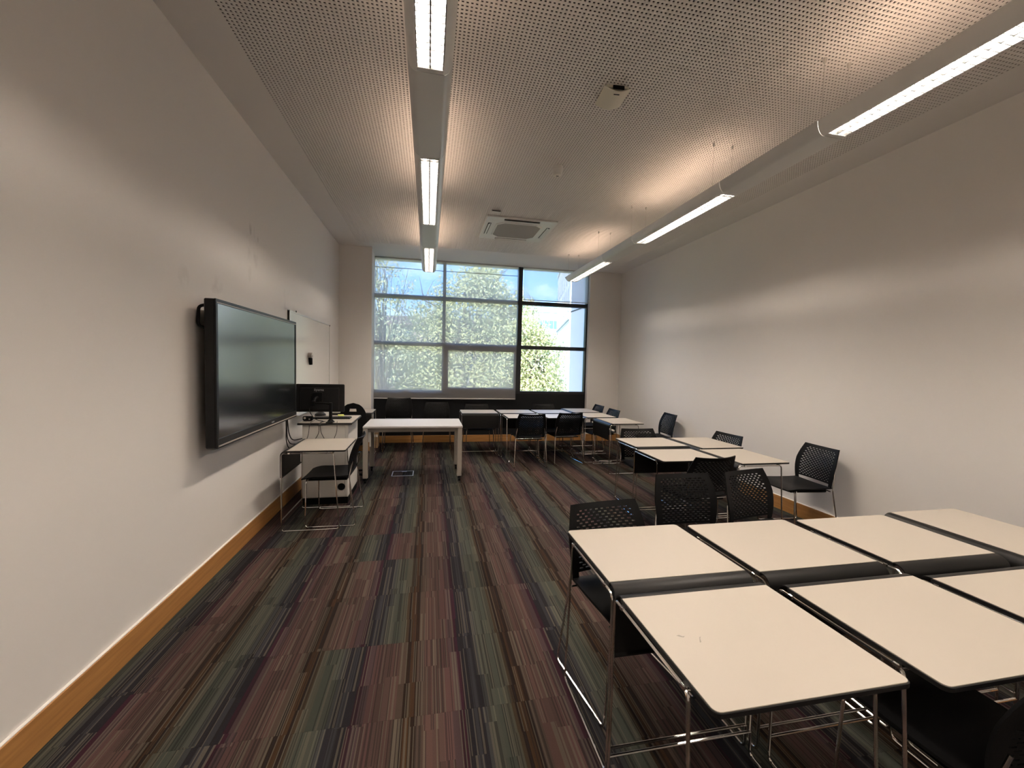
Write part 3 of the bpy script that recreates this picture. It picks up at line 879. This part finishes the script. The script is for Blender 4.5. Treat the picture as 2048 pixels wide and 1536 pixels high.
fc = bpy.data.curves.new('maker_name', 'FONT'); fc.body = 'iiyama'; fc.size = .040; fc.extrude = .0006; fc.align_x = 'CENTER'
tmp = bpy.data.objects.new('maker_name_outline', fc); C.objects.link(tmp)
bpy.context.view_layer.update()
fme = bpy.data.meshes.new_from_object(tmp.evaluated_get(bpy.context.evaluated_depsgraph_get()))
bpy.data.objects.remove(tmp)
fme.materials.clear(); fme.materials.append(M_print)
fto = link(bpy.data.objects.new('maker_name', fme), mo)
fto.location = (-1.165 + 1.015, 4.8270 - 4.66, 1.205 - .8825); fto.rotation_euler = (PI / 2, 0, 0)
kb = thing('keyboard', 'black keyboard lying behind the monitor arm on the lectern', 'keyboard', (-1.06, 4.985, .8825))
obj('key_tray', MB().box(-.20, .20, -.06, .06, 0, .014, .004), M_black, kb)
km = MB()
for r in range(5):
    for c in range(18): km.box(-.19 + c * .0212, -.19 + c * .0212 + .0185, -.053 + r * .0215, -.053 + r * .0215 + .0185, .014, .019)
ko = obj('keys', km, M_bezel, kb); ko['kind'] = 'stuff'
ms = thing('conference_microphone', 'dark rounded microphone puck behind the keyboard on lectern', 'microphone', (-1.225, 5.14, .8825))
obj('puck', MB().lathe([(.055, 0), (.062, .012), (.058, .032), (.035, .052), (.01, .058)], seg=24), M_bezel, ms, True)
obj('rim', MB().lathe([(.063, .008), (.0645, .012), (.063, .016)], seg=24), M_leg, ms, True)
wc = thing('document_camera', 'small dark camera device at left corner of the lectern top', 'camera', (-1.265, 4.79, .8825))
obj('camera_body', MB().box(-.05, .05, -.025, .025, .006, .052, .008), M_black, wc)
obj('lens', MB().cyl((-.025, -.031, .034), (-.025, -.024, .034), .012), M_chrome, wc, True)
obj('button', MB().cyl((.02, -.028, .022), (.02, -.024, .022), .008), M_chrome, wc, True)
obj('foot', MB().box(-.04, .04, -.03, .03, 0, .007, .002), M_blackedge, wc)
tag(obj('sticky_notes', MB().box(-.032, .032, -.03, .03, 0, .026, .002), M_sticky, loc=(-.995, 5.12, .8825), rotz=.3), 'yellow green block of sticky notes beside the monitor pole', 'note pad')
cabs = [([(-1.20, 4.80, .89), (-1.20, 4.64, .887), (-1.205, 4.612, .864), (-1.22, 4.63, .74), (-1.285, 4.635, .62), (-1.33, 4.62, .60), (-1.345, 4.63, .66)], 'thin black cable looping from the lectern top round its left corner'),
        ([(-1.09, 4.72, .887), (-1.105, 4.64, .888), (-1.115, 4.612, .864), (-1.115, 4.635, .78), (-1.16, 4.643, .70), (-1.25, 4.645, .58)], 'thin black cable bowing left down the lectern front panel'),
        ([(-1.075, 4.72, .887), (-1.095, 4.64, .888), (-1.10, 4.612, .864), (-1.10, 4.635, .78), (-1.05, 4.645, .68), (-.99, 4.648, .62), (-.955, 4.648, .60)], 'thin black cable bowing right down the middle of lectern front panel'),
        ([(-.955, 4.72, .887), (-.94, 4.64, .888), (-.935, 4.612, .864), (-.94, 4.635, .79), (-.99, 4.645, .66), (-1.05, 4.648, .55)], 'thin black cable slanting across the right of the lectern front panel')]
for pts, lb in cabs:
    tag(obj('cable', MB().tube(fillet(pts, .06), .003, 6), M_cable, smooth=True), lb, 'cable', 'cables on the lectern')

# swivel chair behind the lectern
sc = thing('swivel_chair', 'black round-backed swivel chair with hand slot, behind the lectern', 'chair', (-1.0, 5.62, 0), math.radians(175))
G = []; us = [k / 20 for k in range(21)]; vv = [k / 25 for k in range(26)]
for u in us:
    row = []
    for v in vv:
        s = 2 * u - 1
        w = .175 if v < .55 else .175 * math.sqrt(max(.0, 1 - ((v - .55) / .45) ** 2)) + .003
        row.append((s * w, -.17 - .05 * v - .03 * s * s * (1 - v * v), .50 + .475 * v))
    G.append(row)
obj('backrest', MB().sheet(G, .012, lambda i, j: not (7 <= i <= 12 and 19 <= j <= 20)), M_black, sc, True)
obj('seat', MB().lathe([(.02, .455), (.19, .46), (.215, .475), (.205, .50), (.10, .505)], seg=24), M_black, sc, True)
obj('column', MB().cyl((0, 0, .10), (0, 0, .46), .025), M_black, sc, True)
obj('back_bar', MB().box(-.03, .03, -.235, -.05, .452, .468).box(-.03, .03, -.235, -.222, .46, .62), M_black, sc)
for k in range(5):
    a = 2 * PI * k / 5 + .3
    st = obj('base_arm', MB().cyl((0, 0, .11), (.25 * cos(a), .25 * sin(a), .07), .022, .014, 8), M_black, sc, True)
    obj('castor', MB().cyl((.25 * cos(a) - .015 * sin(a), .25 * sin(a) + .015 * cos(a), .028), (.25 * cos(a) + .015 * sin(a), .25 * sin(a) - .015 * cos(a), .028), .028), M_black, st, True)

# ------------------------------------------------------------------ big screen on the left wall
tv = thing('interactive_display', 'large black interactive display screen mounted on the left wall', 'display', (XL, 3.80, .94))
def TL(mb): return local(mb, XL, 3.80, .94)
ty0, ty1, tz0, tz1 = 2.985, 4.622, .952, 1.922
xf = -1.338
obj('casing', TL(MB().box(-1.405, xf - .004, ty0, ty1, tz0, tz1, .006)), M_bezel, tv)
bz = MB()
bz.box(xf - .006, xf + .004, ty0, ty1, tz1 - .028, tz1); bz.box(xf - .006, xf + .006, ty0, ty1, tz0, tz0 + .062)
bz.box(xf - .006, xf + .004, ty0, ty0 + .024, tz0 + .062, tz1 - .028); bz.box(xf - .006, xf + .004, ty1 - .024, ty1, tz0 + .062, tz1 - .028)
obj('bezel', TL(bz), M_bezel, tv)
obj('glass', TL(MB().box(xf - .004, xf - .0005, ty0 + .024, ty1 - .024, tz0 + .062, tz1 - .028)), M_screen, tv)
obj('lower_trim', TL(MB().box(xf + .004, xf + .011, ty0 + .01, ty1 - .01, tz0 + .012, tz0 + .020)), M_leg, tv)
obj('top_trim', TL(MB().box(xf + .003, xf + .006, ty0 + .01, ty1 - .01, tz1 - .026, tz1 - .020)), M_leg, tv)
obj('maker_mark', TL(MB().box(xf + .006, xf + .0075, 3.93, 3.99, tz0 + .032, tz0 + .044)), M_print, tv)
obj('wall_bracket', TL(MB().box(XL + .001, -1.405, 3.30, 4.30, 1.15, 1.70)), M_black, tv)
for yy, s in ((ty0, 1), (ty1, -1)):
    p = fillet([(-1.405, yy + s * .05, 1.885), (-1.455, yy + s * .05, 1.875), (-1.462, yy + s * .05, 1.75), (-1.405, yy + s * .05, 1.73)], .025)
    obj('carry_handle', TL(MB().tube(p, .010, 8)), M_black, tv, True)
for k, pts in enumerate(([(-1.42, 4.60, .98), (-1.435, 4.66, .86), (-1.44, 4.68, .72), (-1.43, 4.74, .64), (-1.38, 4.86, .62), (-1.335, 4.92, .63)],
                         [(-1.42, 4.58, .98), (-1.44, 4.655, .84), (-1.445, 4.665, .70), (-1.435, 4.70, .60), (-1.39, 4.80, .575), (-1.335, 4.90, .58)],
                         [(-1.42, 4.62, .98), (-1.43, 4.67, .88), (-1.43, 4.70, .76), (-1.42, 4.78, .67), (-1.335, 4.94, .67)])):
    tag(obj('cable', MB().tube(fillet(pts, .08), .0055, 6), M_cable, smooth=True), ['black lead under the big screen, middle of the three loops to lectern', 'black lead under the big screen, lowest of the three loops to lectern', 'black lead under the big screen, highest of the three loops to lectern'][k], 'cable', 'leads under the big screen')

wb = thing('whiteboard', 'whiteboard with thin aluminium frame on left wall beyond the big screen', 'whiteboard', (XL, 5.76, .92))
def WL(mb): return local(mb, XL, 5.76, .92)
y0, y1, z0, z1 = 4.835, 6.665, .925, 2.066
obj('panel', WL(MB().box(XL, -1.464, y0, y1, z0, z1)), M_wb, wb)
fm = MB()
fm.box(XL, -1.456, y0, y0 + .03, z0, z1); fm.box(XL, -1.458, y1 - .012, y1, z0, z1); fm.box(XL, -1.458, y0 + .03, y1 - .012, z1 - .012, z1); fm.box(XL, -1.458, y0 + .03, y1 - .012, z0, z0 + .012)
obj('edge_frame', WL(fm), M_alu, wb)
obj('pen_tray', WL(MB().box(XL, -1.40, y0 + .1, y1 - .5, z0 - .016, z0, .004)), M_alu, wb)
for yy, zz in ((y1 - .02, z1 - .02), (y0 + .2, z1)):
    obj('fixing_clip', WL(MB().box(-1.458, -1.452, yy, yy + .02, zz, zz + .018)), M_frame, wb)
er = thing('whiteboard_eraser', 'black magnetic eraser with grey round head stuck to the whiteboard', 'eraser', (-1.4625, 5.56, 1.545))
obj('grip', MB().tube([(.022, .02, -.065), (.02, .01, .0), (.02, -.005, .05)], [.020, .024, .028], 10), M_black, er, True)
obj('round_head', MB().tube([(.0, -.006, .05), (.045, -.006, .05)], .034, 16), M_leg, er, True)

# ------------------------------------------------------------------ carton and floor box
bxo = thing('cardboard_box', 'brown cardboard carton with two white labels under the window blind', 'box', (-.99, 7.72, 0), 0)
obj('carton', MB().box(-.13, .13, -.10, .10, 0, .27, .003), M_cardboard, bxo)
obj('tape', MB().box(.045, .068, -.1015, .1015, -.0, .2715), M_tape, bxo)
obj('label', MB().box(.0, .04, -.102, -.1, .195, .24), M_paper, bxo); obj('label', MB().box(.073, .125, -.102, -.1, .195, .24), M_paper, bxo)
fbx = thing('floor_socket', 'metal rimmed floor socket lid under the long white table', 'floor box', (-.325, 5.83, 0))
rim = MB()
w, d = .145, .128
rim.box(-w, w, -d, -d + .012, 0, .004); rim.box(-w, w, d - .012, d, 0, .004); rim.box(-w, -w + .012, -d + .012, d - .012, 0, .004); rim.box(w - .012, w, -d + .012, d - .012, 0, .004)
obj('lid_rim', rim, M_alu, fbx)
obj('lid', MB().box(-w + .012, w - .012, -d + .012, d - .012, 0, .0025), M_carpet, fbx)
obj('lid_handle', MB().box(-.02, .05, d - .04, d - .015, .0025, .006), M_alu, fbx)

# ------------------------------------------------------------------ outdoors
M_grass = mat('lawn', (0.16, 0.20, 0.08), 0.95, noise=0.3, nscale=1.5)
M_bark = mat('bark', (0.13, 0.105, 0.08), 0.9, noise=0.3, nscale=20)
def leaf_mat(name, c0, c1):
    m = bpy.data.materials.new(name); m.use_nodes = True
    nt = m.node_tree
    for n in list(nt.nodes): nt.nodes.remove(n)
    o = nt.nodes.new('ShaderNodeOutputMaterial'); mx = nt.nodes.new('ShaderNodeMixShader'); mx.inputs[0].default_value = .35
    d = nt.nodes.new('ShaderNodeBsdfDiffuse'); t = nt.nodes.new('ShaderNodeBsdfTranslucent')
    tc = nt.nodes.new('ShaderNodeTexCoord'); tn = nt.nodes.new('ShaderNodeTexNoise'); tn.inputs['Scale'].default_value = 8.0; tn.inputs['Detail'].default_value = 3
    cm = nt.nodes.new('ShaderNodeMix'); cm.data_type = 'RGBA'; cm.inputs[6].default_value = (*c0, 1); cm.inputs[7].default_value = (*c1, 1)
    nt.links.new(tc.outputs['Object'], tn.inputs['Vector']); nt.links.new(tn.outputs[0], cm.inputs[0])
    nt.links.new(cm.outputs[2], d.inputs[0]); nt.links.new(cm.outputs[2], t.inputs[0])
    nt.links.new(d.outputs[0], mx.inputs[1]); nt.links.new(t.outputs[0], mx.inputs[2]); nt.links.new(mx.outputs[0], o.inputs[0])
    return m
M_leafA = leaf_mat('spring_leaves', (0.24, 0.27, 0.09), (0.88, 0.85, 0.55))
M_leafB = leaf_mat('pale_young_leaves', (0.34, 0.36, 0.18), (0.80, 0.78, 0.54))
GZ = -4.2
struct('ground', MB().box(-60, 90, YW + .6, 120, GZ - .3, GZ), M_grass)
def tree(label, x, y, crown, n, size, leafm, lim, trunk_r=.16, group='trees outside the window'):
    # crown: list of (dx, dy, z, rx, ry, rz, density)
    t = thing('tree', label, 'tree', (x, y, GZ), 0, group)
    tb = MB()
    topz = max(c[2] + c[5] for c in crown) - GZ
    tb.tube([(0, 0, 0), (.05, .02, topz * .35), (-.04, .05, topz * .6), (.03, 0, topz * .9)], [trunk_r, trunk_r * .8, trunk_r * .5, trunk_r * .12], 8)
    obj('trunk', tb, M_bark, t, True)
    bb = MB()
    for k in range(lim):
        c = crown[k % len(crown)]
        a = random.uniform(0, 2 * PI); h0 = random.uniform(.25, .8) * topz
        rr = random.uniform(.5, .95)
        ex = c[0] + c[3] * rr * cos(a); ey = c[1] + c[4] * rr * sin(a); ez = min(topz * .99, max(h0 + .5, c[2] - GZ + c[5] * random.uniform(-.3, .9)))
        bx_, by_ = 0.02, 0.02
        midp = (bx_ * .4 + ex * .6 + random.uniform(-.2, .2), by_ * .4 + ey * .6, h0 * .45 + ez * .55)
        r0 = trunk_r * random.uniform(.16, .34)
        bb.tube([(bx_, by_, h0 * .8), midp, (ex, ey, ez)], [r0, r0 * .6, r0 * .2], 5)
        for q in range(3):
            f = random.uniform(.4, 1)
            p = Vector(midp).lerp(Vector((ex, ey, ez)), f)
            e2 = p + Vector((random.uniform(-.5, .5), random.uniform(-.5, .5), random.uniform(.2, .9)))
            bb.tube([tuple(p), tuple(e2)], [r0 * .3, r0 * .1], 4)
    o = obj('branches', bb, M_bark, t); o['kind'] = 'stuff'
    V = []; tot = sum(c[6] for c in crown)
    for c in crown:
        m_ = int(n * c[6] / tot)
        ncl = max(6, m_ // 14)
        dirs = RNG.normal(size=(ncl, 3)); dirs /= np.linalg.norm(dirs, axis=1)[:, None]
        rad = RNG.uniform(.35, 1.0, ncl) ** .6
        cen = dirs * rad[:, None] * np.array([c[3], c[4], c[5]]) + np.array([c[0], c[1], c[2] - GZ])
        idx = RNG.integers(0, ncl, m_)
        P = cen[idx] + RNG.normal(size=(m_, 3)) * .17
        u = RNG.normal(size=(m_, 3)); u /= np.linalg.norm(u, axis=1)[:, None]
        w_ = RNG.normal(size=(m_, 3)); v = np.cross(u, w_); v /= np.linalg.norm(v, axis=1)[:, None]
        s = size * RNG.uniform(.6, 1.25, m_)[:, None]
        V.append(np.stack([P - u * s, P + v * s * .55, P + u * s, P - v * s * .55], 1))
    V = np.concatenate(V).reshape(-1, 3)
    nq = len(V) // 4
    me = bpy.data.meshes.new('foliage')
    me.from_pydata(V.tolist(), [], np.arange(nq * 4).reshape(-1, 4).tolist())
    me.materials.append(leafm); me.update()
    o = link(bpy.data.objects.new('foliage', me), t); o['kind'] = 'stuff'
    return t
tree('sparse tall tree with thin bare twigs behind left edge of the blind', -1.75, 17.0, [(0, 0, 3.2, 1.25, 1.2, 2.6, 1.0), (-.3, 0, 5.2, .8, .8, 1.0, .4)], 2600, .062, M_leafB, 34, .12)
tree('full leafy tree in the middle behind the mullion of the blind', 1.45, 18.0, [(.3, 0, 3.6, 1.9, 1.5, 1.9, 1.0), (-1.3, .3, 2.3, 1.4, 1.4, 1.9, .7), (.9, 0, 4.9, 1.0, .9, 1.0, .35), (2.3, .2, 3.2, 1.2, 1.2, 1.6, .6), (.3, 0, .6, 3.2, 1.5, 1.5, 1.0)], 26000, .075, M_leafA, 40, .2)
tree('bright yellow green tree filling lower right panes beside the blind', 4.35, 16.6, [(0, 0, 1.6, 1.15, 1.1, 1.3, 1.0), (-.35, 0, 2.7, .8, .8, .8, .4), (.1, 0, .1, 1.25, 1.2, 1.2, .9), (-1.4, .5, 1.4, 1.2, 1.2, 2.0, .8)], 17000, .07, M_leafA, 26, .16)
tree('shrubby leafy tree behind lower left pane of the blind', -1.0, 19.5, [(0, 0, .9, 2.2, 1.4, 1.7, 1.0), (-1.2, 0, 2.2, 1.3, 1.2, 1.0, .5)], 9000, .08, M_leafB, 20, .14)

M_roof = mat('brown_roof', (0.13, 0.085, 0.07), 0.85, noise=0.15, nscale=2)
M_stone = mat('grey_brown_stone', (0.26, 0.22, 0.20), 0.9, noise=0.15, nscale=1.2)
M_winbk = mat('far_window', (0.08, 0.10, 0.12), 0.2)
M_render = mat('white_render', (0.80, 0.79, 0.78), 0.8, noise=0.03, nscale=.8)
M_teal = mat('teal_glazing', (0.12, 0.42, 0.48), 0.15)
M_fin = mat('lilac_grey_render', (0.86, 0.70, 0.70), 0.85, noise=0.03, nscale=2)
M_slot = mat('grey_window_slot', (0.30, 0.32, 0.36), 0.4)
b1 = thing('terrace_building', 'long brown roofed building behind the trees beyond the blind', 'building', (0, 44, GZ))
obj('wall', MB().box(-22, 11, 0, 10, 0, 5.2 - GZ), M_stone, b1)
obj('roof', MB().extrude([(-.6, 5.2 - GZ), (-.5, 5.4 - GZ), (5, 6.7 - GZ), (10.5, 5.4 - GZ), (10.6, 5.2 - GZ)], 'x', -22.4, 11.3), M_roof, b1)
for k in range(9):
    for zz in (.4, 3.1):
        obj('window', MB().box(-20 + k * 3.4, -18.6 + k * 3.4, -.06, .02, zz - GZ, zz + 1.5 - GZ), M_winbk, b1)
b2 = thing('white_office_block', 'distant white building with a band of teal glazing beyond the right panes', 'building', (17.5, 62, GZ))
obj('wall', MB().box(-6.2, 7.5, 0, 10, 0, 9.6 - GZ), M_render, b2)
obj('parapet', MB().box(-6.3, 7.6, -.15, 10.1, 9.6 - GZ, 10.0 - GZ), M_render, b2)
for k in range(7):
    obj('window', MB().box(-2.9 + k * .72, -2.25 + k * .72, -.06, .02, 7.15 - GZ, 8.35 - GZ), M_teal, b2)
for zz in (5.3, 3.2):
    for k in range(4):
        obj('window', MB().box(-3.0 + k * 1.15, -2.55 + k * 1.15, -.05, .02, zz - GZ, zz + 1.05 - GZ), M_slot, b2)
ang = math.radians(-13.2)
b3 = thing('tall_white_building', 'tall white building in steep perspective at the right of the window', 'building', (10.05, 29, GZ), ang)
LEN = 12.5
obj('wall', MB().box(0, 9, 0, LEN, 0, 10.4 - GZ), M_render, b3)
obj('coping', MB().box(-.08, 9.1, -.08, LEN + .08, 10.4 - GZ, 10.65 - GZ), M_render, b3)
obj('string_course', MB().box(-.10, 0, 0, LEN, 4.9 - GZ, 5.05 - GZ), M_slot, b3)
for k in range(7):
    for zz in (1.6, 5.6, 7.9):
        obj('window', MB().box(-.05, .02, .8 + k * 1.7, 1.25 + k * 1.7, zz - GZ, zz + 1.7 - GZ), M_slot, b3)
b4 = thing('wing_wall', 'pale lilac grey outer wall fin just outside the right panes', 'wall', (3.45, 9.1, GZ))
obj('fin', MB().box(0, .35, -.72, .76, 0, 9.5), M_fin, b4)
obj('joint_strip', MB().box(-.012, 0, -.72, .76, 2.86 - GZ, 2.885 - GZ), M_frame, b4)
